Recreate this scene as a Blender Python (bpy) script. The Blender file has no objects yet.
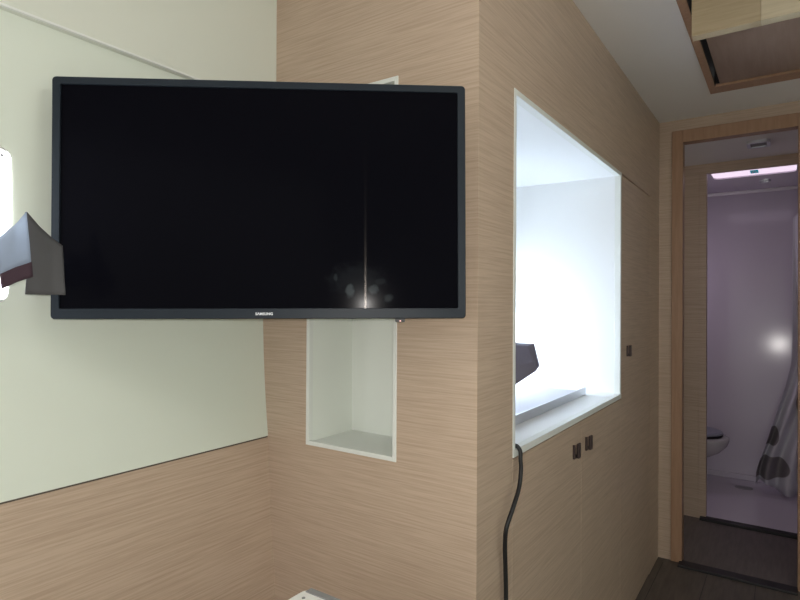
import bpy, bmesh, math, random
from mathutils import Vector, Matrix
random.seed(4)
C = bpy.context.scene.collection
SC = bpy.context.scene
# ------------------------------------------------------------------ frame of reference
# q = (forward, left, up from the eye) -> world (x right, y forward, z up from the floor)
H = 1.178
def P(f, l, z): return Vector((-l, f, z + H))
# ------------------------------------------------------------------ camera
FPX, YAW, PIT, ROL = 566.25, math.radians(34.443), math.radians(0.333), math.radians(0.320)
cy, sy, cp, sp = math.cos(YAW), math.sin(YAW), math.cos(PIT), math.sin(PIT)
fw = Vector((cy*cp, sy*cp, sp)); r0 = Vector((sy, -cy, 0)); u0 = r0.cross(fw)
rr = math.cos(ROL)*r0 + math.sin(ROL)*u0; uu = -math.sin(ROL)*r0 + math.cos(ROL)*u0
W = lambda v: Vector((-v[1], v[0], v[2]))
cam_d = bpy.data.cameras.new('camera'); cam = bpy.data.objects.new('camera', cam_d); C.objects.link(cam)
R_, U_, F_ = W(rr), W(uu), W(fw)
cam.matrix_world = Matrix(((R_.x, U_.x, -F_.x, 0), (R_.y, U_.y, -F_.y, 0), (R_.z, U_.z, -F_.z, H), (0, 0, 0, 1)))
cam_d.sensor_width = 36; cam_d.lens = FPX/800*36; cam_d.clip_start = .02
SC.camera = cam
def ray(x, y): return fw + rr*((x-400)/FPX) - uu*((y-300)/FPX)
def at(x, y, Z): v = ray(x, y)*Z; return tuple(v)
# ------------------------------------------------------------------ light
SC.view_settings.view_transform = 'Standard'; SC.view_settings.look = 'None'
SC.view_settings.gamma = 1; SC.view_settings.use_curve_mapping = False
SC.view_settings.exposure = 0.17
wd = bpy.data.worlds.new('world'); SC.world = wd; wd.use_nodes = True
bg = wd.node_tree.nodes['Background']; bg.inputs[1].default_value = 1.05
_wt = wd.node_tree; _tc = _wt.nodes.new('ShaderNodeTexCoord'); _sx = _wt.nodes.new('ShaderNodeSeparateXYZ'); _mr = _wt.nodes.new('ShaderNodeMapRange'); _cr = _wt.nodes.new('ShaderNodeValToRGB')
_wt.links.new(_tc.outputs['Generated'], _sx.inputs[0]); _wt.links.new(_sx.outputs['Z'], _mr.inputs['Value']); _mr.inputs['From Min'].default_value = -1
_cr.color_ramp.elements[0].position = .33; _cr.color_ramp.elements[0].color = (.30, .27, .23, 1)      # dim cabin below, daylight above
_cr.color_ramp.elements[1].position = .56; _cr.color_ramp.elements[1].color = (.99, 1, .985, 1)
_wt.links.new(_mr.outputs[0], _cr.inputs[0]); _wt.links.new(_cr.outputs[0], bg.inputs[0])
def area(name, loc, target, sx, sy_, power, col):
    d = bpy.data.lights.new(name, 'AREA'); d.shape = 'RECTANGLE'; d.size = sx; d.size_y = sy_; d.energy = power; d.color = col
    o = bpy.data.objects.new(name, d); C.objects.link(o); o.location = loc
    o.rotation_euler = (Vector(target)-Vector(loc)).to_track_quat('-Z', 'Y').to_euler(); return o
def sphere_light(name, loc, rad, power, col):
    d = bpy.data.lights.new(name, 'POINT'); d.shadow_soft_size = rad; d.energy = power; d.color = col
    o = bpy.data.objects.new(name, d); C.objects.link(o); o.location = loc; return o
area('cabin_fill_light', P(.6, -.6, .83), P(1.1, .5, -.2), .6, .6, 5, (1, .96, .92))      # added overhead fill standing in for an unseen hatch
sphere_light('camera_flash', P(-.005, -.012, .012), .004, 15.0, (1, .96, .92))                # the phone's own lamp
area('passage_fill_light', P(3.2, 1.04, .25), P(3.2, 0, .3), .4, .25, .3, (.96, .90, 1))        # added fill on the hull side to brighten the passage
area('bathroom_fill_light', P(4.0, .93, .25), P(4.1, -.2, -.1), .4, .25, 1.0, (.90, .77, 1))  # added fill for the bathroom, no opening modelled behind it
# ------------------------------------------------------------------ materials
def nm(name):
    m = bpy.data.materials.new(name); m.use_nodes = True
    return m, m.node_tree, m.node_tree.nodes['Principled BSDF']
def plain(name, col, rough=.5, metal=0, ior=1.45, bump=0, bscale=300):
    m, t, b = nm(name); b.inputs['Base Color'].default_value = (*col, 1); b.inputs['Roughness'].default_value = rough
    b.inputs['Metallic'].default_value = metal; b.inputs['IOR'].default_value = ior
    n = t.nodes.new('ShaderNodeTexNoise'); n.inputs['Scale'].default_value = bscale; n.inputs['Detail'].default_value = 3
    g = t.nodes.new('ShaderNodeTexCoord'); t.links.new(g.outputs['Object'], n.inputs['Vector'])
    if bump:
        bp = t.nodes.new('ShaderNodeBump'); bp.inputs['Strength'].default_value = bump; bp.inputs['Distance'].default_value = .002
        t.links.new(n.outputs['Fac'], bp.inputs['Height']); t.links.new(bp.outputs['Normal'], b.inputs['Normal'])
    mr = t.nodes.new('ShaderNodeMapRange'); mr.inputs['To Min'].default_value = max(0, rough-.05); mr.inputs['To Max'].default_value = min(1, rough+.05)
    t.links.new(n.outputs['Fac'], mr.inputs['Value']); t.links.new(mr.outputs['Result'], b.inputs['Roughness'])
    return m
def wood(name, a, b_, axis='h', rough=.42, amt=.62, fine=300, ior=1.45):
    m, t, b = nm(name); N = t.nodes.new; L = t.links.new
    g = N('ShaderNodeTexCoord')
    mp = N('ShaderNodeMapping'); s = {'h': (7, 7, fine), 'v': (fine, fine, 7), 'y': (fine, 7, fine), 'x': (7, fine, fine)}[axis]
    mp.inputs['Scale'].default_value = s; L(g.outputs['Object'], mp.inputs['Vector'])
    n1 = N('ShaderNodeTexNoise'); n1.inputs['Scale'].default_value = 1; n1.inputs['Detail'].default_value = 4; n1.inputs['Roughness'].default_value = .6
    n1.inputs['Distortion'].default_value = .12; L(mp.outputs['Vector'], n1.inputs['Vector'])
    mp2 = N('ShaderNodeMapping'); mp2.inputs['Scale'].default_value = tuple(v*.3 if v == fine else v*.3 for v in s); L(g.outputs['Object'], mp2.inputs['Vector'])
    n2 = N('ShaderNodeTexNoise'); n2.inputs['Scale'].default_value = 1; n2.inputs['Detail'].default_value = 2; L(mp2.outputs['Vector'], n2.inputs['Vector'])
    mx = N('ShaderNodeMath'); mx.operation = 'MULTIPLY_ADD'; mx.inputs[1].default_value = .16; L(n2.outputs['Fac'], mx.inputs[0]); 
    m2 = N('ShaderNodeMath'); m2.operation = 'MULTIPLY'; m2.inputs[1].default_value = .84; L(n1.outputs['Fac'], m2.inputs[0]); L(m2.outputs[0], mx.inputs[2])
    cr = N('ShaderNodeValToRGB'); cr.color_ramp.elements[0].position = .36; cr.color_ramp.elements[1].position = .60
    mid = [(p+q)/2 for p, q in zip(a, b_)]
    cr.color_ramp.elements[0].color = (*[c+(p-c)*amt for p, c in zip(a, mid)], 1); cr.color_ramp.elements[1].color = (*[c+(p-c)*amt for p, c in zip(b_, mid)], 1)
    L(mx.outputs[0], cr.inputs['Fac']); L(cr.outputs['Color'], b.inputs['Base Color'])
    b.inputs['Roughness'].default_value = rough; b.inputs['IOR'].default_value = ior
    bp = N('ShaderNodeBump'); bp.inputs['Strength'].default_value = .12; bp.inputs['Distance'].default_value = .001
    L(n1.outputs['Fac'], bp.inputs['Height']); L(bp.outputs['Normal'], b.inputs['Normal'])
    return m
def emit(name, col, s):
    m, t, b = nm(name); b.inputs['Base Color'].default_value = (.8, .8, .8, 1)
    b.inputs['Emission Color'].default_value = (*col, 1); b.inputs['Emission Strength'].default_value = s
    return m
M = {}
M['oak'] = wood('oak_veneer', (.425, .312, .225), (.61, .475, .366))
M['oak_v'] = wood('oak_veneer_upright', (.34, .195, .115), (.43, .265, .17), 'v', fine=90)
M['oak_pale'] = wood('pale_oak', (.42, .33, .205), (.53, .43, .28), 'h', fine=120)
M['board_bright'] = wood('brighter_board', (.58, .49, .33), (.68, .59, .42), 'h', fine=120)  # brightness step along the hanging board put into a paler colour
M['oak_brown'] = wood('brown_oak', (.27, .185, .14), (.33, .235, .18), 'y', fine=80)
M['floor'] = wood('dark_floor', (.075, .063, .053), (.14, .118, .10), 'y', rough=.45, fine=60)
M['floor2'] = wood('charcoal_floor', (.13, .108, .105), (.19, .162, .155), 'y', rough=.5, fine=60)
M['cream'] = plain('cream_liner', (.755, .81, .715), .55, bump=.06, bscale=500)
M['niche'] = plain('pale_laminate', (.83, .86, .80), .5)
M['cream2'] = plain('cream_liner_upper', (.73, .755, .67), .55, bump=.06, bscale=500)
M['ceil'] = plain('ceiling_panel', (.88, .86, .84), .5)
M['white'] = plain('white_laminate', (.87, .885, .885), .35)
M['wedge'] = plain('white_edging', (.80, .82, .78), .4)
M['bath'] = plain('gelcoat', (.71, .66, .74), .13)
M['traygrey'] = plain('satin_grey_metal', (.46, .46, .53), .5, .2)
M['steel'] = plain('brushed_steel', (.62, .64, .68), .3, 1)
M['chrome'] = plain('chrome', (.8, .8, .85), .15, 1)
M['black'] = plain('black_rubber', (.012, .012, .013), .45)
M['dark'] = plain('dark_trim', (.022, .02, .022), .45)
M['joint'] = plain('brown_joint', (.10, .08, .06), .6)
M['latch'] = plain('bronze_latch', (.085, .062, .06), .35, .6)
M['plastic'] = plain('white_plastic', (.78, .77, .73), .4)
M['greyp'] = plain('grey_plastic', (.24, .24, .24), .5)
M['lidgrey'] = plain('blue_grey_plastic', (.30, .32, .38), .3)
M['drain'] = plain('dull_metal', (.36, .35, .37), .5)
M['porcelain'] = plain('porcelain', (.60, .58, .58), .2)
M['bezel'] = plain('bezel_plastic', (.016, .022, .030), .42); M['bezel'].node_tree.nodes['Principled BSDF'].inputs['Specular IOR Level'].default_value = .22
M['cloth'] = plain('grey_canvas', (.095, .094, .098), .9, bump=.5, bscale=900)
def translucent(m, col, k):
    t = m.node_tree; tr_ = t.nodes.new('ShaderNodeBsdfTranslucent'); tr_.inputs['Color'].default_value = (*col, 1)
    mx = t.nodes.new('ShaderNodeMixShader'); mx.inputs[0].default_value = k
    t.links.new(t.nodes['Principled BSDF'].outputs[0], mx.inputs[1]); t.links.new(tr_.outputs[0], mx.inputs[2]); t.links.new(mx.outputs[0], t.nodes['Material Output'].inputs['Surface'])
M['cloth_lit'] = plain('lit_canvas', (.30, .34, .40), .9, bump=.5, bscale=900)  # window light on this side of the cover put into a paler colour
M['cloth_g'] = plain('purple_grey_canvas', (.17, .155, .20), .9, bump=.5, bscale=900)
translucent(M['cloth_lit'], (.55, .60, .68), .6)
M['velcro'] = plain('plum_fleece', (.06, .035, .048), .95, bump=1, bscale=700)
M['sky'] = emit('daylight_pane', (.93, .97, 1), 7)
M['sky_g'] = emit('daylight_pane_galley', (.73, .85, 1), 21)
M['pinkp'] = emit('smoked_hatch_pane', (.90, .74, .90), .85)
M['teal'] = plain('teal_sticker', (.05, .32, .34), .5)
_t = M['teal'].node_tree; _tr = _t.nodes.new('ShaderNodeBsdfTranslucent'); _tr.inputs['Color'].default_value = (.10, .62, .66, 1)
_mx = _t.nodes.new('ShaderNodeMixShader'); _mx.inputs[0].default_value = .75
_t.links.new(_t.nodes['Principled BSDF'].outputs[0], _mx.inputs[1]); _t.links.new(_tr.outputs[0], _mx.inputs[2]); _t.links.new(_mx.outputs[0], _t.nodes['Material Output'].inputs['Surface'])
M['silver'] = plain('silver_print', (.75, .77, .8), .35, .2)
M['red'] = emit('red_indicator', (1, .10, .03), .6)
M['led_w'] = plain('lens_white', (.85, .85, .85), .3)
# ------------------------------------------------------------------ geometry helpers
def obj(name, bm, mat, parent=None, smooth=False):
    bmesh.ops.recalc_face_normals(bm, faces=bm.faces)
    me = bpy.data.meshes.new(name); bm.to_mesh(me); bm.free()
    if smooth:
        for p in me.polygons: p.use_smooth = True
    for m in (mat if isinstance(mat, list) else [mat]): me.materials.append(m)
    o = bpy.data.objects.new(name, me); C.objects.link(o)
    if parent: o.parent = parent
    return o
def cuboid(bm, f0, f1, l0, l1, z0, z1, bev=0, seg=2):
    vs = [bm.verts.new(P(f, l, z)) for f in (f0, f1) for l in (l0, l1) for z in (z0, z1)]
    fs = [bm.faces.new([vs[i] for i in q]) for q in ((0, 1, 3, 2), (4, 6, 7, 5), (0, 4, 5, 1), (2, 3, 7, 6), (0, 2, 6, 4), (1, 5, 7, 3))]
    bmesh.ops.recalc_face_normals(bm, faces=fs)
    if bev:
        es = list({e for f in fs for e in f.edges})
        bmesh.ops.bevel(bm, geom=es, offset=bev, segments=seg, affect='EDGES', profile=.5)
def box(name, dims, mat, parent=None, bev=0):
    bm = bmesh.new(); cuboid(bm, *dims, bev=bev); return obj(name, bm, mat, parent)
def boxes(name, lst, mat, parent=None, bev=0):
    bm = bmesh.new()
    for d in lst: cuboid(bm, *d, bev=bev)
    return obj(name, bm, mat, parent)
def loft(bm, rings, caps=True):
    R = [[bm.verts.new(p) for p in r] for r in rings]; n = len(R[0])
    for a, b in zip(R, R[1:]):
        for i in range(n): bm.faces.new((a[i], a[(i+1) % n], b[(i+1) % n], b[i]))
    if caps: bm.faces.new(R[0][::-1]); bm.faces.new(R[-1])
def tube(bm, pts, rad, seg=12, radii=None):
    pts = [Vector(p) for p in pts]; rings = []; up = Vector((.3, .2, .93)).normalized()
    for i, p in enumerate(pts):
        t = (pts[min(i+1, len(pts)-1)]-pts[max(i-1, 0)]).normalized()
        a = t.cross(up)
        if a.length < .05: a = t.cross(Vector((1, 0, 0)))
        a.normalize(); b = t.cross(a); rd = radii[i] if radii else rad
        rings.append([p + rd*(math.cos(k*2*math.pi/seg)*a + math.sin(k*2*math.pi/seg)*b) for k in range(seg)])
    loft(bm, rings)
def spline(pts, n=8):
    pts = [Vector(p) for p in pts]; q = [pts[0]*2-pts[1]]+pts+[pts[-1]*2-pts[-2]]; out = []
    for i in range(1, len(q)-2):
        for k in range(n):
            t = k/n; a, b, c, d = q[i-1:i+3]
            out.append(.5*((2*b)+(c-a)*t+(2*a-5*b+4*c-d)*t*t+(3*b-3*c+d-a)*t**3))
    return out+[pts[-1]]
def rrect(w, h, r, n=6):
    out = []
    for cx, cy_, a0 in ((w/2-r, h/2-r, 0), (-w/2+r, h/2-r, 90), (-w/2+r, -h/2+r, 180), (w/2-r, -h/2+r, 270)):
        for k in range(n+1):
            a = math.radians(a0+90*k/n); out.append((cx+r*math.cos(a), cy_+r*math.sin(a)))
    return out
def tag(o, label=None, cat=None, group=None, kind=None):
    if label: o['label'] = label
    if cat: o['category'] = cat
    if group: o['group'] = group
    if kind: o['kind'] = kind
    return o
def thing(name, loc, label, cat, group=None):
    o = bpy.data.objects.new(name, None); o.empty_display_size = .05; C.objects.link(o); o.location = loc
    return tag(o, label, cat, group)
def under(child, parent):      # parent a mesh built in world coordinates, wherever its parent stands
    child.parent = parent; bpy.context.view_layer.update(); child.matrix_parent_inverse = parent.matrix_world.inverted(); return child
def struct(o, label, cat): return tag(o, label, cat, kind='structure')

# ------------------------------------------------------------------ the setting
FC, FD, FB, L0, ZC, ZF = .997, 2.875, 3.53, .5, .852, -H
ZP = .779
def lw(z):                                         # the hull side leans outwards, then bows back in under the upper panel
    if z < -.338: return 1.087 + .074*(z+.338)
    xs, ys = (-.338, -.045, .484), (1.087, 1.108, 1.078); z = min(z, .55)
    return sum(y*math.prod((z-b)/(a-b) for b in xs if b != a) for a, y in zip(xs, ys))
# floors
struct(box('floor', (-1.6, FD-.001, -.9, 1.3, ZF-.05, ZF), M['floor']), 'dark brown plank floor of the cabin at lower right', 'floor')
bm = bmesh.new()
struct(box('floor_passage', (FD, FB, -.6, 1.1, ZF-.05, ZF), M['floor2']), 'charcoal floor of the passage beyond the doorway', 'floor')
struct(box('trim_1', (FD-.06, FD+.005, -.034, .41, ZF-.01, ZF+.010), M['dark'], bev=.002), 'dark threshold strip across the doorway', 'threshold')
struct(box('trim_2', (FB-.04, FB+.01, -.5, .40, ZF-.01, ZF+.015), M['dark'], bev=.002), 'dark threshold strip in front of the white shower floor', 'threshold')
# plank seams in the cabin floor are dark slivers let into it
seams = []
for k in range(8): seams.append((-1.5, FD-.05, .47-.18*k, .4725-.18*k, ZF-.002, ZF+.0006))
struct(boxes('trim_3', seams, M['dark']), 'thin dark seams between the floor planks', 'floor seam')
# left hull side: wood below, cream above, thicker cream panel at the top
def leaning(name, f0, f1, z0, z1, th, mat, inset=0):
    bm = bmesh.new()
    a = [P(f, lw(z)-inset, z) for f in (f0, f1) for z in (z0, z1)]; b = [P(f, lw(z)+th, z) for f in (f0, f1) for z in (z0, z1)]
    vs = [bm.verts.new(p) for p in a+b]
    for q in ((0, 1, 3, 2), (4, 6, 7, 5), (0, 4, 5, 1), (2, 3, 7, 6), (0, 2, 6, 4), (1, 5, 7, 3)): bm.faces.new([vs[i] for i in q])
    return obj(name, bm, mat)
struct(leaning('wall_left', -1.6, FC, ZF, -.341, .04, M['oak']), 'horizontal grained oak panelling below the cream hull side', 'wall')
struct(leaning('trim_4', -1.6, FC, -.341, -.3375, .04, M['joint'], -.002), 'dark joint between oak panelling and cream hull side', 'trim')
WF0, WF1, WZ0, WZ1 = -.05, .424, -.004, .262
bm = bmesh.new()
def lean_add(bm, f0, f1, z0, z1, th=.03):
    k = max(1, int((z1-z0)/.025)); zs = [z0+(z1-z0)*i/k for i in range(k+1)]
    prof = [(lw(z), z) for z in zs]+[(lw(z)+th, z) for z in zs[::-1]]
    loft(bm, [[P(f, l, z) for l, z in prof] for f in (f0, f1)])
lean_add(bm, -1.6, FC, -.3375, WZ0+.01); lean_add(bm, -1.6, FC, WZ1-.01, ZC)
lean_add(bm, -1.6, WF0+.01, WZ0+.01, WZ1-.01); lean_add(bm, WF1-.01, FC, WZ0+.01, WZ1-.01)
struct(obj('wall_hull', bm, M['cream']), 'smooth cream hull side wall behind the television', 'wall')
# upper panel with a rolled lower lip
bm = bmesh.new()
LU = 1.066; zl = .484
prof = [(LU, ZC), (LU, zl+.012), (LU+.002, zl+.005), (LU+.006, zl+.001), (LU+.012, zl), (LU+.14, zl), (LU+.14, ZC)]
loft(bm, [[P(f, l, z) for l, z in prof] for f in (-1.6, FC)])
struct(box('lip_light_strip', (-1.6, FC-.0005, LU-.0025, LU+.004, zl+.001, zl+.0055), M['wedge'], bev=.001), 'pale strip standing in for light caught on the lip of the cream upper panel', 'trim')  # light on the rounded lip put in as a pale strip
struct(obj('wall_upper', bm, M['cream2']), 'thicker cream upper panel overhanging the hull side along a straight lip', 'wall')
# the portlight on the left
def portlight(name, f0, f1, z0, z1, lf, mat, label):
    cf, cz = (f0+f1)/2, (z0+z1)/2; w, h = f1-f0, z1-z0
    bm = bmesh.new(); O = rrect(w, h, .02, 8); I = rrect(w-.010, h-.010, .016, 8)
    ring = lambda s, d: [P(cf+x, lf(cz+y)+d, cz+y) for x, y in s]
    A = [[bm.verts.new(p) for p in r] for r in (ring(O, .0), ring([(x*.985, y*.985) for x, y in O], -.004), ring(I, -.004), ring(I, .03))]
    n = len(O)
    for a, b in zip(A, A[1:]):
        for i in range(n): bm.faces.new((a[i], a[(i+1) % n], b[(i+1) % n], b[i]))
    fr = struct(obj(name, bm, M['led_w']), label, 'window')
    bm = bmesh.new(); loft(bm, [ring([(x*1.01, y*1.01) for x, y in I], -.0035), ring([(x*1.01, y*1.01) for x, y in I], .006)])
    obj('window_pane', bm, mat, fr)
    bm = bmesh.new()
    for sx in (-1, 1):
        for sy_ in (-1, 1):
            c = (cf+sx*(w/2-.017), cz+sy_*(h/2-.015))
            loft(bm, [[P(c[0]+.0024*math.cos(k*.7854), lf(c[1])-d, c[1]+.0024*math.sin(k*.7854)) for k in range(8)] for d in (.003, .0060)])
    obj('frame_screw', bm, M['greyp'], fr)
    return fr
portlight('window_1', WF0, WF1, WZ0, WZ1, lw, M['sky'], 'bright white portlight in the cream hull side at left edge')
# partition with the white niche
NL0, NL1, NZ0, NZ1 = .691, .955, -.340, .489
T = .016
struct(boxes('wall_front', [(FC, FC+T, NL1, 1.20, ZF, ZC), (FC, FC+T, L0+T, NL0, ZF, ZC), (FC, FC+T, NL0, NL1, ZF, NZ0), (FC, FC+T, NL0, NL1, NZ1, ZC)], M['oak']),
       'oak partition behind the television, with the white niche in it', 'wall')
e = .010
struct(boxes('trim_5', [(FC-.0015, FC+.012, NL0, NL0+e, NZ0, NZ1), (FC-.0015, FC+.012, NL1-e, NL1, NZ0, NZ1), (FC-.0015, FC+.012, NL0+e, NL1-e, NZ0, NZ0+e), (FC-.0015, FC+.012, NL0+e, NL1-e, NZ1-e, NZ1)], M['wedge'], bev=.0008),
       'white edging strip around the niche below the television', 'trim')
bd = FC+.165
a0, a1, b0, b1 = NL0+e*.6, NL1-e*.6, NZ0+e*.6, NZ1-e*.6
struct(boxes('wall_niche', [(bd, bd+.01, a0-.008, a1+.008, b0-.008, b1+.008), (FC+.004, bd, a0-.008, a0, b0, b1), (FC+.004, bd, a1, a1+.008, b0, b1), (FC+.004, bd, a0-.008, a1+.008, b1, b1+.008)], M['niche']),
       'pale inner walls of the niche below the television', 'wall')
struct(box('shelf_niche', (FC+.004, bd, a0-.008, a1+.008, b0-.008, b0), M['wedge']), 'pale floor of the niche below the television', 'shelf')
# galley side wall (faces right), with the opening
GF0, GF1, GZ0, GZ1 = 1.170, 2.146, -.339, .478
LKF = 2.662
struct(box('wall_side', (FC, GF0, L0, L0+T, ZF, ZC), M['oak']), 'oak corner panel left of the lit galley opening', 'wall')
struct(box('wall_side_upper', (GF0, FD, L0, L0+T, GZ1, ZC), M['oak']), 'oak side wall above the galley opening', 'wall')
struct(box('wall_side_post', (LKF, FD, L0, L0+T, ZF, GZ1), M['oak']), 'narrow oak panel between the tall locker and the bulkhead', 'wall')
e = .0135
struct(boxes('trim_6', [(GF0, GF0+e, L0-.001, L0+.02, GZ0+.016, GZ1), (GF1-e, GF1, L0-.001, L0+.02, GZ0+.016, GZ1), (GF0+e, GF1-e, L0-.001, L0+.02, GZ1-e, GZ1)], M['wedge'], bev=.001),
       'white edging strip around the galley opening', 'trim')
LH = 1.075; WT_ = GZ0+.016
struct(box('wall_galley_end', (GF1-.012, GF1, L0+.018, LH, WT_, GZ1-.012), M['white']), 'white far end wall of the galley recess', 'wall')
struct(box('wall_galley_near', (FC+.178, FC+.186, L0+.018, LH, WT_, GZ1-.012), M['white']), 'white near end wall of the galley recess', 'wall')
struct(box('ceiling_galley', (FC+.178, GF1, L0+.018, LH, GZ1-.012, GZ1+.004), M['white']), 'white top of the galley recess', 'ceiling')
G0, G1 = -.27, .0
struct(boxes('wall_galley_back', [(FC+.178, GF1, LH, LH+.04, ZF, G0+.012), (FC+.178, GF1, LH, LH+.04, G1-.012, GZ1), (FC+.178, 1.757, LH, LH+.04, G0+.012, G1-.012), (2.073, GF1, LH, LH+.04, G0+.012, G1-.012)], M['white']), 'white hull side of the galley recess', 'wall')
portlight('window_2', 1.745, 2.085, G0, G1, lambda z: LH, M['sky_g'], 'bright portlight lighting the white galley recess')
# bulkhead with the doorway
DI0, DI1, DZ = -.033, .399, .744
struct(boxes('wall_far', [(FD, FD+.03, DI1+.02, L0+.5, ZF, ZC), (FD, FD+.03, -.9, DI0-.02, ZF, ZC), (FD, FD+.03, DI0-.02, DI1+.02, DZ+.02, ZC)], M['oak']),
       'oak bulkhead around the doorway', 'wall')
fr = struct(boxes('door_1', [(FD-.012, FD+.045, DI1, DI1+.046, ZF, DZ+.056), (FD-.012, FD+.045, DI0-.046, DI0, ZF, DZ+.056), (FD-.012, FD+.045, DI0, DI1, DZ, DZ+.056)], M['oak_v'], bev=.002),
       'reddish wooden door frame of the open doorway', 'door frame')
# ceiling with the hatch cut-out
HF0, HF1, HL0, HL1 = 1.25, 2.555, -.55, .250
struct(boxes('ceiling', [(-1.6, HF0, -.9, 1.25, ZC, ZC+.03), (HF1, FD, -.9, L0+.02, ZC, ZC+.03), (HF0, HF1, HL1, L0+.02, ZC, ZC+.03), (HF0, HF1, -.9, HL0, ZC, ZC+.03), (HF0, HF1, HL0-.02, HL1+.02, ZC+.1, ZC+.11)], M['ceil']),
       'pale grey ceiling panel', 'ceiling')
struct(boxes('hatch_shade_sheets', [(HF0, HF1, HL0, HL1, ZC+.06, ZC+.065), (HF0+.03, HF1-.070, HL1-.0175, HL1-.0155, ZC-.006, ZC+.06), (HF1-.0715, HF1-.0695, HL1-.04, HL1-.016, ZC+.001, ZC+.06)], M['dark']), 'dark lining standing in for shade in the gap around the ceiling hatch panel', 'trim')  # dark sheets put in for the shade inside the hatch gaps
# right hull side, out of the frame
struct(box('wall_right', (-1.6, FD, -.93, -.9, ZF, ZC), M['cream']), 'cream right hull side out of the frame', 'wall')
# passage
struct(boxes('ceiling_passage', [(FD+.03, FB, -.6, 1.1, ZP, ZP+.03)], M['ceil']), 'grey ceiling of the passage beyond the doorway', 'ceiling')
struct(boxes('wall_passage', [(FD+.03, FB, 1.08, 1.1, ZF, ZP), (FD+.03, FB, -.6, -.58, ZF, ZP)], M['oak']), 'oak side walls of the passage', 'wall')
BI1 = .372
struct(boxes('wall_bathroom_front', [(FB, FB+.03, BI1+.036, 1.1, ZF, ZP), (FB, FB+.03, BI1, BI1+.036, .726, ZP), (FB, FB+.03, -.45, BI1, .726, ZP), (FB, FB+.03, -.6, -.45, ZF, ZP)], M['oak']),
       'oak bulkhead beside the bathroom entrance', 'wall')
struct(box('door_2', (FB-.006, FB+.036, BI1, BI1+.036, ZF, .726), M['oak'], bev=.002), 'narrow wooden post at the bathroom entrance', 'door frame')
# bathroom shell
BF = 4.43
bm = bmesh.new()
bw = lambda l, z: BF + .058*(z-ZF) - .0125*l         # the moulded back wall leans away a little
loft(bm, [[P(bw(l, z), l, z), P(bw(l, z)+.03, l, z), P(bw(l2, z)+.03, l2, z), P(bw(l2, z), l2, z)] for z in (ZF, ZP) for l, l2 in ((1.0, -.6),)])
struct(obj('wall_bathroom', bm, M['bath']), 'glossy lilac white back wall of the bathroom', 'wall')
struct(box('wall_bathroom_left', (FB+.03, BF+.14, .97, 1.0, ZF, ZP), M['bath']), 'lilac white hull side of the bathroom', 'wall')
struct(box('wall_bathroom_right', (FB+.03, BF+.14, -.6, -.57, ZF, ZP), M['bath']), 'lilac white inner side of the bathroom', 'wall')
bm = bmesh.new(); cuboid(bm, FB+.005, BF, -.57, .97, ZF-.03, ZF+.014); cuboid(bm, BF-.02, BF, -.57, .97, ZF+.014, ZF+.05, bev=.006)
struct(obj('floor_bathroom', bm, M['bath']), 'white moulded shower floor', 'floor')
QF0, QF1, QL0, QL1 = 3.63, 4.0, -.045, .386
struct(boxes('ceiling_bathroom', [(FB+.03, QF0, -.6, 1, ZP, ZP+.03), (QF1, BF+.16, -.6, 1, ZP, ZP+.03), (QF0, QF1, QL1, 1, ZP, ZP+.03), (QF0, QF1, -.6, QL0, ZP, ZP+.03)], M['bath']), 'lilac white bathroom ceiling', 'ceiling')
def flat_ring(bm, cf, cl, z0, z1, w, d, ro, t):
    O = rrect(w, d, ro); I = rrect(w-2*t, d-2*t, max(.004, ro-t)); n = len(O)
    A = [[bm.verts.new(P(cf+y, cl+x, z)) for x, y in s] for s, z in ((O, z1), (O, z0), (I, z0), (I, z1))]
    for a, b in zip(A, A[1:]+A[:1]):
        for i in range(n): bm.faces.new((a[i], a[(i+1) % n], b[(i+1) % n], b[i]))
bm = bmesh.new(); flat_ring(bm, (QF0+QF1)/2, (QL0+QL1)/2, ZP-.004, ZP+.03, QL1-QL0+.01, QF1-QF0+.01, .05, .012)
w3 = struct(obj('window_3', bm, M['bath']), 'bathroom roof hatch glowing pink', 'window')
bm = bmesh.new(); loft(bm, [[P((QF0+QF1)/2+y, (QL0+QL1)/2+x, z) for x, y in rrect(QL1-QL0-.008, QF1-QF0-.008, .044)] for z in (ZP+.004, ZP+.012)])
obj('window_pane', bm, M['pinkp'], w3)
bm = bmesh.new(); cuboid(bm, 3.855, 3.935, .145, .185, ZP+.0005, ZP+.0035)
s = obj('sticker', bm, M['teal'], w3); s['label'] = 'teal square sticker with white mark'
boxes('sticker_mark', [(3.875, 3.885, .155, .175, ZP-.0004, ZP+.0006), (3.890, 3.915, .152, .160, ZP-.0004, ZP+.0006), (3.890, 3.915, .168, .178, ZP-.0004, ZP+.0006)], M['led_w'], s)

# ------------------------------------------------------------------ galley furniture
WT = GZ0+.016
wt = thing('galley_worktop', P(1.66, .8, GZ0), 'white worktop with a pale front edge in the lit galley opening', 'worktop')
under(box('slab', (FC+.187, GF1-.0006, L0+.0165, LH-.0005, GZ0+.001, WT-.0003), M['white'], bev=.002), wt)
under(box('front_edge', (GF0+.0006, GF1-.0006, L0-.002, L0+.0165, GZ0+.0002, WT), M['wedge']), wt)
cab = thing('galley_cabinet', P(1.66, .8, ZF), 'oak base cabinet with two doors under the galley opening', 'cabinet')
under(box('body', (GF0+.004, GF1-.002, L0+.019, LH-.002, ZF+.001, GZ0-.002), M['oak']), cab)
def latch(f, z, parent):
    bm = bmesh.new()
    cuboid(bm, f-.023, f-.016, L0-.006, L0+.001, z-.019, z+.021, bev=.0015)
    cuboid(bm, f+.0, f+.021, L0-.011, L0-.004, z-.021, z+.021, bev=.002)
    cuboid(bm, f-.018, f+.004, L0-.0045, L0+.001, z-.019, z-.010)
    o = obj('latch', bm, M['latch']); under(o, parent); o['label'] = 'dark bronze push latch'; return o
fm = 1.675
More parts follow.
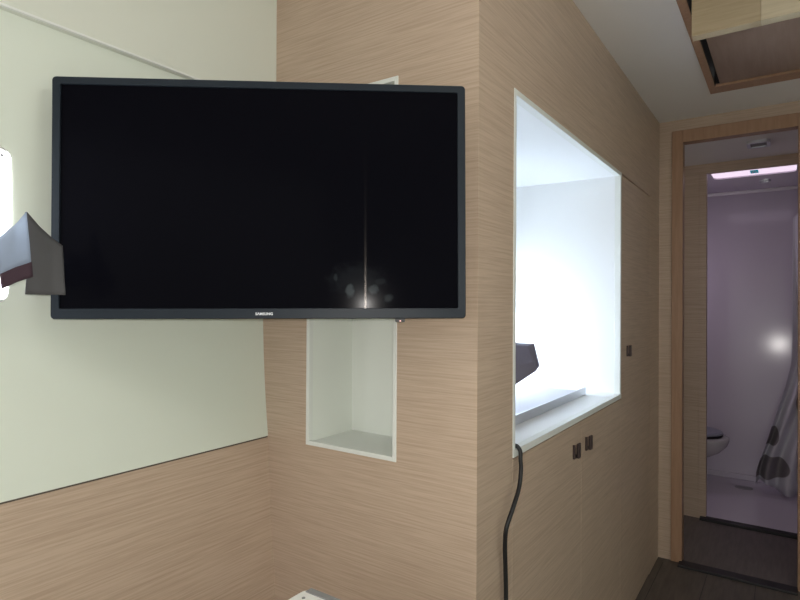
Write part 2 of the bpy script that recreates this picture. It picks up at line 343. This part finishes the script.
for f0, f1, fl in ((GF0+.0015, fm-.001, 1.616), (fm+.001, GF1-.001, 1.733)):
    d = under(box('door', (f0, f1, L0, L0+.018, ZF+.004, GZ0-.004), M['oak'], bev=.0008), cab); latch(fl, -.418, d)
lk = thing('tall_locker', P(2.4, .8, ZF), 'tall narrow oak locker between the galley opening and the bulkhead', 'locker')
under(box('body', (GF1+.002, LKF-.002, L0+.019, LH-.002, ZF+.001, GZ1-.001), M['dark']), lk)  # body coloured dark to put shade into the gap round the door
d = under(box('door', (GF1+.001, LKF-.001, L0, L0+.018, ZF+.004, GZ1-.008), M['oak'], bev=.0008), lk); latch(2.252, -.175, d)
# steel tray with a raised lip
tr = thing('sink_tray', P(1.6, .72, WT), 'low steel tray with a raised front lip on the white galley worktop', 'tray')
under(box('tray_base', (1.2, 2.045, .602, .86, WT, WT+.014), M['traygrey'], bev=.001), tr)
under(box('lip', (1.2, 2.05, .597, .602, WT, WT+.027), M['steel'], bev=.001), tr)
# cover hanging from the galley portlight
bm = bmesh.new()
def A3(x, y, Z): return P(*at(x, y, Z))
loft(bm, [[A3(532.5, 349, 1.74), A3(534.5, 347, 1.77), A3(538, 365, 1.74), A3(536, 368, 1.70), A3(535, 362, 1.69)],
          [A3(528, 346, 1.70), A3(534.3, 343.5, 1.78), A3(540, 366, 1.73), A3(536, 371, 1.66), A3(533.5, 362, 1.655)],
          [A3(515, 345, 1.70), A3(520, 343, 1.80), A3(522, 372, 1.73), A3(515, 385, 1.62), A3(511, 366, 1.61)],
          [P(1.58, .88, -.11), P(1.72, .88, -.105), P(1.72, .88, -.2), P(1.60, .88, -.285), P(1.56, .88, -.21)],
          [P(1.58, LH-.0005, -.10), P(1.72, LH-.0005, -.10), P(1.72, LH-.0005, -.2), P(1.60, LH-.0005, -.295), P(1.56, LH-.0005, -.21)]])
gc = tag(obj('window_cover', bm, M['cloth_g'], smooth=False), 'grey cloth cover with folded end hanging inside the bright galley opening', 'cloth cover')
sub = gc.modifiers.new('bev', 'BEVEL'); sub.width = .0025; sub.segments = 2; sub.limit_method = 'ANGLE'; sub.angle_limit = .4

# ------------------------------------------------------------------ television
TL, TR, BR, BL = (Vector(at(*a)) for a in ((53.5, 75.5, .973), (465.5, 85.5, 1.018), (467, 318.3, 1.013), (48.5, 319.6, .966)))
TL, TR, BR, BL = P(*TL), P(*TR), P(*BR), P(*BL)
ex = ((TR-TL)+(BR-BL)).normalized(); ez0 = ((TL-BL)+(TR-BR)).normalized(); ey = ez0.cross(ex).normalized(); ez = ex.cross(ey)
TW = ((TR-TL).length+(BR-BL).length)/2; TH = ((TL-BL).length+(TR-BR).length)/2
base = (BL+BR)/2
tv = thing('television', base, 'large black flat television on an arm in front of the oak partition', 'television')
tv.matrix_world = Matrix(((ex.x, ey.x, ez.x, base.x), (ex.y, ey.y, ez.y, base.y), (ex.z, ey.z, ez.z, base.z), (0, 0, 0, 1)))
def tvring(w, h, r, y, cz): return [(x, y, cz+z) for x, z in rrect(w, h, r, 5)]
bx_, bt, bb = .0145, .0135, .0185
iw, ih = TW-2*bx_, TH-bt-bb; icz = bb+ih/2
bm = bmesh.new()
Rg = [tvring(TW, TH, .007, .022, TH/2), tvring(TW, TH, .007, .003, TH/2), tvring(TW-.003, TH-.003, .006, 0, TH/2), tvring(iw+.001, ih+.001, .003, .0004, icz), tvring(iw, ih, .002, .003, icz), tvring(iw, ih, .002, .012, icz)]
A = [[bm.verts.new(p) for p in r] for r in Rg]; n = len(A[0])
for a, b in zip(A, A[1:]):
    for i in range(n): bm.faces.new((a[i], a[(i+1) % n], b[(i+1) % n], b[i]))
obj('bezel', bm, M['bezel'], tv)
# screen: black glass, greasy finger marks, faint pixel-row sheen
m, t, b = nm('screen_glass'); N = t.nodes.new; L = t.links.new
g = N('ShaderNodeTexCoord'); nz = N('ShaderNodeTexNoise'); nz.inputs['Scale'].default_value = 90; nz.inputs['Detail'].default_value = 4; L(g.outputs['Object'], nz.inputs['Vector'])
acc = None
for (px, pz, sx, sz, k) in ((.152, .050, .0080, .0125, 1), (.193, .052, .0095, .0100, .8), (.127, .073, .004, .008, .45), (.220, .037, .0075, .008, .5), (.205, .066, .012, .006, .22), (.165, .068, .05, .03, .12)):
    mp = N('ShaderNodeMapping'); mp.inputs['Location'].default_value = (-px/sx, 0, -pz/sz); mp.inputs['Scale'].default_value = (1/sx, 0, 1/sz); L(g.outputs['Object'], mp.inputs['Vector'])
    ad = N('ShaderNodeVectorMath'); ad.operation = 'LENGTH'; L(mp.outputs['Vector'], ad.inputs[0])
    mr = N('ShaderNodeMapRange'); mr.inputs['From Min'].default_value = 1.25; mr.inputs['From Max'].default_value = .5; mr.inputs['To Max'].default_value = k; mr.interpolation_type = 'SMOOTHSTEP'
    w2 = N('ShaderNodeMath'); w2.operation = 'MULTIPLY_ADD'; w2.inputs[1].default_value = 1.2; w2.inputs[2].default_value = -.6; L(nz.outputs['Fac'], w2.inputs[0])
    w3_ = N('ShaderNodeMath'); w3_.operation = 'ADD'; L(ad.outputs['Value'], w3_.inputs[0]); L(w2.outputs[0], w3_.inputs[1]); L(w3_.outputs[0], mr.inputs['Value'])
    if acc is None: acc = mr.outputs['Result']
    else:
        q = N('ShaderNodeMath'); q.operation = 'MAXIMUM'; L(acc, q.inputs[0]); L(mr.outputs['Result'], q.inputs[1]); acc = q.outputs[0]
mc = N('ShaderNodeMix'); mc.data_type = 'RGBA'; mc.inputs['A'].default_value = (.0032, .0032, .0052, 1); mc.inputs['B'].default_value = (.042, .05, .055, 1)
L(acc, mc.inputs['Factor']); L(mc.outputs['Result'], b.inputs['Base Color'])
b.inputs['Roughness'].default_value = .13; b.inputs['IOR'].default_value = 1.065
an = N('ShaderNodeBsdfAnisotropic'); an.inputs['Color'].default_value = (.0004, .00036, .00032, 1); an.inputs['Roughness'].default_value = .06; an.inputs['Anisotropy'].default_value = .9
vt = N('ShaderNodeVectorTransform'); vt.vector_type = 'VECTOR'; vt.convert_from = 'OBJECT'; vt.convert_to = 'WORLD'; vt.inputs[0].default_value = (1, 0, 0); L(vt.outputs[0], an.inputs['Tangent'])
ad_ = N('ShaderNodeAddShader'); L(b.outputs[0], ad_.inputs[0]); L(an.outputs[0], ad_.inputs[1]); L(ad_.outputs[0], t.nodes['Material Output'].inputs['Surface'])
bm = bmesh.new(); loft(bm, [tvring(iw+.004, ih+.004, .002, .0035, icz), tvring(iw+.004, ih+.004, .002, .011, icz)])
obj('screen', bm, m, tv)
bm = bmesh.new(); loft(bm, [tvring(TW-.004, TH-.004, .008, .0225, TH/2), tvring(TW-.02, TH-.02, .012, .030, TH/2), tvring(TW-.22, TH-.16, .02, .048, TH/2-.01)])
obj('back_cover', bm, M['black'], tv)
def text_mesh(name, body, size, mat, parent, loc, sx=1.0):
    cu = bpy.data.curves.new(name, 'FONT'); cu.body = body; cu.size = size; cu.extrude = .0002; cu.align_x = 'CENTER'; cu.offset = .00018; cu.space_character = 1.05
    to = bpy.data.objects.new(name+'_curve', cu); C.objects.link(to); bpy.context.view_layer.update()
    me = bpy.data.meshes.new_from_object(to.evaluated_get(bpy.context.evaluated_depsgraph_get())); bpy.data.objects.remove(to)
    me.name = name; me.materials.clear(); me.materials.append(mat)
    me.transform(Matrix.Diagonal((sx, 1, 1, 1))); me.transform(Matrix.Rotation(math.pi/2, 4, 'X')); me.transform(Matrix.Translation(loc))
    o = bpy.data.objects.new(name, me); C.objects.link(o); o.parent = parent; return o
lg = text_mesh('brand_lettering', 'S\u039bMSUNG', .0062, M['silver'], tv, (.0025, -.0002, .0068), 1.02)
lg['label'] = 'small silver capital lettering'
bm = bmesh.new()
for p in [tvring(.017, .009, .002, y, -.0018) for y in (0,)]: loft(bm, [[(x+.241, y, z) for x, _, z in p] for y in (.003, .016)])
rc = obj('receiver', bm, M['black'], tv)
bm = bmesh.new(); loft(bm, [[(.241+.0016*math.cos(k*.785), y, -.0042+.0013*math.sin(k*.785)) for k in range(8)] for y in (.0024, .004)])
o = obj('power_light', bm, M['red'], rc); o['label'] = 'tiny red light'
# arm to the partition
inv = tv.matrix_world.inverted(); wp = inv @ P(FC-.001, 1.02, .17)
bm = bmesh.new()
tube(bm, [(0, .047, TH/2), (0, .085, TH/2), (wp.x, wp.y-.035, wp.z)], .014)
obj('mount_arm', bm, M['black'], tv)
bm = bmesh.new(); cuboid(bm, FC-.045, FC-.0005, .985, 1.05, .08, .26, bev=.003)
o = obj('wall_bracket', bm, M['black']); under(o, tv)

# ------------------------------------------------------------------ window cover at the left
def A3(x, y, Z): return P(*at(x, y, Z))
def sheet(name, grid, mat, parent=None, th=.004, levels=2):
    bm = bmesh.new(); V = [[bm.verts.new(p) for p in r] for r in grid]
    for a, b in zip(V, V[1:]):
        for i in range(len(a)-1): bm.faces.new((a[i], a[i+1], b[i+1], b[i]))
    o = obj(name, bm, mat, parent, smooth=True)
    s = o.modifiers.new('sub', 'SUBSURF'); s.subdivision_type = 'SIMPLE'; s.levels = s.render_levels = levels
    s = o.modifiers.new('solid', 'SOLIDIFY'); s.thickness = th; s.offset = 0
    return o
wc = thing('window_cover', P(.4, .96, 0), 'grey cloth cover with plum band flopping off the left portlight over the television edge', 'cloth cover')
g1 = [[A3(26, 212, .865), A3(38, 226, .885), A3(51, 238, .905), A3(62, 246, .92)],
      [A3(27, 240, .862), A3(40, 250, .88), A3(52, 258, .90), A3(63, 262, .915)],
      [A3(28, 266, .862), A3(40, 272, .88), A3(53, 276, .90), A3(64, 279, .912)],
      [A3(25, 294, .87), A3(38, 294.5, .88), A3(52, 295, .90), A3(65.5, 295, .912)]]
under(sheet('flap', g1, M['cloth']), wc)
def wallpt(x, y, off=.012):
    d = ray(x, y); t = 1.0
    for _ in range(30):
        v = d*t; t *= (lw(v[2])-off)/v[1]
    return P(*(d*t))
g2 = [[A3(26, 212, .865), A3(14, 226, .845), A3(0, 238, .84), wallpt(-40, 243)],
      [A3(28.5, 238, .855), A3(15, 247, .835), A3(0, 256, .825), wallpt(-40, 262)],
      [A3(31, 263, .845), A3(16, 268, .83), A3(0, 275, .815), wallpt(-40, 290)]]
f2 = under(sheet('turned_flap', g2, M['cloth_lit']), wc); f2['label'] = 'window-lit side of the cover in a lighter blue grey'
g3 = [[A3(31.2, 262, .838), A3(16, 267, .823), A3(0, 274, .808)], [A3(32.5, 277, .838), A3(17, 282, .823), A3(2, 289, .808)]]
f3 = under(sheet('band', g3, M['velcro'], th=.007), wc); f3['label'] = 'plum fleece band'

# ------------------------------------------------------------------ white appliance at the bottom edge
ap = thing('plastic_case', P(.6, .55, ZF), 'white plastic case with grey rear strip just in frame below the niche', 'case')
def vstack(secs, cf, cl):
    bm = bmesh.new(); loft(bm, [[P(cf+y, cl+x, z) for x, y in rrect(w, d, r, 6)] for w, d, r, z in secs]); return bm
zt = -.5
cf, cl = .5925, .5525
under(obj('body', vstack([(.25, .25, .03, ZF+.03), (.292, .284, .022, ZF+.06), (.292, .284, .022, zt-.012), (.290, .282, .020, zt-.004), (.282, .274, .016, zt)], cf, cl), M['plastic'], smooth=False), ap)
under(box('rear_strip', (.7185, .7335, .42, .688, zt-.006, zt+.0015), M['greyp'], bev=.001), ap)
under(obj('button', vstack([(.006, .006, .0029, zt-.001), (.006, .006, .0029, zt+.001)], .702, .676), M['greyp']), ap)
for sx in (-1, 1):
    for sy_ in (-1, 1): under(obj('foot', vstack([(.03, .03, .014, ZF), (.03, .03, .014, ZF+.032)], cf+sy_*.08, cl+sx*.08), M['black']), ap)

# ------------------------------------------------------------------ cord
pts = [P(1.20, .57, WT+.0055), P(1.186, .530, WT+.0055), A3(513.5, 446, 1.245*1.0), ]
def onL(x, y, l): d = ray(x, y); return P(*(d*(l/d[1])))
pts = [P(1.24, .588, WT+.0060), P(1.215, .55, WT+.0075), P(1.192, .511, WT+.0072), P(1.190, .4975, WT+.0058), P(1.191, .4905, WT-.005), onL(520.5, 460, .4875), onL(521, 470, .482), onL(519, 488, .478), onL(513, 508, .476), onL(506.5, 528, .480), onL(505, 545, .486), onL(505.5, 570, .488), onL(506, 600, .488), onL(506, 680, .487), onL(500, 820, .486)]
last = pts[-1]; pts.append(Vector((last.x-.02, last.y, .02)))
bm = bmesh.new(); tube(bm, spline(pts, 8), .0047, 12)
tag(obj('power_cord', bm, M['black'], smooth=True), 'black power cord hanging from the galley worktop down the oak wall', 'cord')

# ------------------------------------------------------------------ ceiling hatch in the cabin
hz = thing('ceiling_hatch', P((HF0+HF1)/2, (HL0+HL1)/2, ZC), 'wood framed ceiling hatch with a board hanging from it at upper right', 'hatch')
under(boxes('frame', [(HF1-.070, HF1+.008, HL0-.008, HL1+.008, ZC-.010, ZC+.03), (HF0-.008, HF0+.03, HL0-.008, HL1+.008, ZC-.010, ZC+.03),
      (HF0+.03, HF1-.070, HL1-.016, HL1+.008, ZC-.010, ZC+.03), (HF0+.03, HF1-.070, HL0-.008, HL0+.016, ZC-.010, ZC+.03)], M['oak_v'], bev=.002), hz)
under(box('panel', (1.779, HF1-.071, HL0+.02, HL1-.032, ZC-.002, ZC+.012), M['oak_brown'], bev=.001), hz)
under(box('hanging_board_end', (1.742, 1.778, HL0+.02, .0595, .742, ZC-.002), M['board_bright'], bev=.0006), hz)['label'] = 'brighter end of the hanging board, step put in as colour'
under(box('hanging_board', (1.742, 1.778, .06, .2215, .742, ZC-.002), M['oak_pale'], bev=.0006), hz)
# ------------------------------------------------------------------ little lamps and the bathroom
pl = thing('ceiling_light', P(3.197, .115, ZP), 'small oblong light fitting on the grey passage ceiling', 'ceiling light')
bm = bmesh.new(); flat_ring(bm, 3.197, .118, ZP-.014, ZP, .095, .11, .02, .014)
under(obj('rim', bm, M['steel']), pl)
bm = bmesh.new(); loft(bm, [[P(3.197+y, .118+x, z) for x, y in rrect(.07, .085, .012)] for z in (ZP-.009, ZP-.0005)])
under(obj('lens', bm, M['greyp']), pl)
bl = thing('ceiling_light', P(4.20, .122, ZP), 'small oblong light fitting on the bathroom ceiling by the curtain rail', 'ceiling light')
bm = bmesh.new(); flat_ring(bm, 4.20, .122, ZP-.010, ZP, .06, .05, .01, .008); under(obj('rim', bm, M['steel']), bl)
bm = bmesh.new(); loft(bm, [[P(4.20+y, .122+x, z) for x, y in rrect(.044, .034, .006)] for z in (ZP-.006, ZP-.0005)]); under(obj('lens', bm, M['led_w']), bl)
bm = bmesh.new(); tube(bm, [P(4.31, .9695, .738), P(4.31, -.5695, .738)], .011)
tag(obj('curtain_rail', bm, M['led_w'], smooth=True), 'shiny white curtain rail across the bathroom below its ceiling', 'rail')
# toilet
tt = thing('toilet', P(4.15, .5, ZF+.014), 'white toilet with blue grey lid seen left of the bathroom entrance', 'toilet')
def ell(cx, cyy, a, b_, z, n=28, front=1.0): return [P(cyy+b_*math.sin(k*2*math.pi/n), cx-a*math.cos(k*2*math.pi/n)*(front if math.cos(k*2*math.pi/n) > 0 else 1), z) for k in range(n)]
bm = bmesh.new()
R2 = lambda tip, back, w, z: ell((tip+back)/2, 4.15, (back-tip)/2, w, ZF+z)
loft(bm, [R2(.52, .80, .10, .0145), R2(.53, .79, .09, .12), R2(.50, .78, .09, .175), R2(.42, .77, .11, .200), R2(.36, .76, .14, .235), R2(.322, .75, .165, .275), R2(.308, .75, .178, .31), R2(.305, .75, .18, .33), R2(.312, .745, .174, .335)])
under(obj('bowl', bm, M['porcelain'], smooth=True), tt)
bm = bmesh.new(); loft(bm, [R2(.345, .74, .165, .336), R2(.34, .74, .17, .341), R2(.342, .74, .168, .346)])
under(obj('seat', bm, M['dark']), tt)
bm = bmesh.new(); loft(bm, [R2(.345, .74, .165, .350), R2(.34, .74, .17, .356), R2(.342, .74, .168, .363), R2(.36, .73, .155, .368)])
o = under(obj('lid', bm, M['lidgrey']), tt); o['label'] = 'blue grey lid'
bm = bmesh.new(); cuboid(bm, 4.0, 4.3, .74, .90, ZF+.0145, ZF+.60, bev=.02); under(obj('cistern', bm, M['porcelain']), tt)
# drain
bm = bmesh.new(); loft(bm, [[P(4.225+.04*math.sin(k*.2618), .232+.05*math.cos(k*.2618), z) for k in range(24)] for z in (ZF+.0135, ZF+.017)])
tag(obj('floor_drain', bm, M['drain']), 'oval drain cover in the white shower floor', 'drain')
# shower curtain
m, t, b = nm('curtain_fabric'); N = t.nodes.new; L = t.links.new
g = N('ShaderNodeTexCoord'); b.inputs['Roughness'].default_value = .75
acc = None
for (x, z, sx, sz) in ((-.095, H-.995, .105, .072), (-.085, H-.80, .04, .06), (.10, H-.60, .06, .09), (.12, H-1.02, .05, .05), (.16, H-.2, .07, .1)):
    mp = N('ShaderNodeMapping'); mp.inputs['Location'].default_value = (-x/sx, 0, -z/sz); mp.inputs['Scale'].default_value = (1/sx, 0, 1/sz); L(g.outputs['Object'], mp.inputs['Vector'])
    ln = N('ShaderNodeVectorMath'); ln.operation = 'LENGTH'; L(mp.outputs['Vector'], ln.inputs[0])
    mr = N('ShaderNodeMapRange'); mr.inputs['From Min'].default_value = 1.03; mr.inputs['From Max'].default_value = .97; L(ln.outputs['Value'], mr.inputs['Value'])
    if acc is None: acc = mr.outputs['Result']
    else:
        q = N('ShaderNodeMath'); q.operation = 'MAXIMUM'; L(acc, q.inputs[0]); L(mr.outputs['Result'], q.inputs[1]); acc = q.outputs[0]
mc = N('ShaderNodeMix'); mc.data_type = 'RGBA'; mc.inputs['A'].default_value = (.74, .74, .80, 1); mc.inputs['B'].default_value = (.27, .25, .265, 1)
L(acc, mc.inputs['Factor']); L(mc.outputs['Result'], b.inputs['Base Color'])
def lerp_tab(tab, z):
    for (z0, a), (z1, c) in zip(tab, tab[1:]):
        if z0 >= z >= z1: k = (z0-z)/(z0-z1); k = k*k*(3-2*k) if False else k; return a+(c-a)*k
    return tab[-1][1]
left = [(.728, -.075), (.565, -.055), (.555, -.024), (.3, -.022), (-.22, -.020), (-.36, -.015), (-.5, .015), (-.66, .060), (-.80, .098), (-.95, .142), (-1.02, .160), (-1.12, .163)]
bm = bmesh.new(); rows = []; nr, nc = 44, 60
for i in range(nr+1):
    z = .714-(.714+1.118)*i/nr; l0 = lerp_tab(left, z); l1 = -.36; row = []
    spread = max(0, min(1, (-.3-z)/.6))
    for j in range(nc+1):
        u = j/nc; l = l0+(l1-l0)*(u**(1.0+.5*spread))
        a = .016+.022*spread
        f = 4.31-.15*spread*(1-.3*u)-.0+a*math.sin(u*26+1.2*math.sin(z*2)) - .03*spread*math.exp(-u*8)
        zz = z + (.035*spread*math.sin(u*9+.5) if i > nr-6 else 0)*(i-nr+6)/6
        row.append(bm.verts.new(P(f, l, zz)))
    rows.append(row)
for a, b2 in zip(rows, rows[1:]):
    for j in range(nc): bm.faces.new((a[j], a[j+1], b2[j+1], b2[j]))
cu = thing('shower_curtain', P(4.3, -.1, ZF+.02), 'white shower curtain with grey patches bunched at the right of the bathroom', 'curtain')
o = obj('fabric', bm, m, smooth=True); under(o, cu); s = o.modifiers.new('solid', 'SOLIDIFY'); s.thickness = .002; s.offset = 0
for k in range(6):
    c = P(4.31, -.09-.05*k, .7375); bm = bmesh.new()
    tube(bm, [c+Vector((0, .018*math.cos(a*.5236), .018*math.sin(a*.5236)-.004)) for a in range(13)], .002, 6)
    under(obj('hanging_ring', bm, M['chrome'], smooth=True), cu)
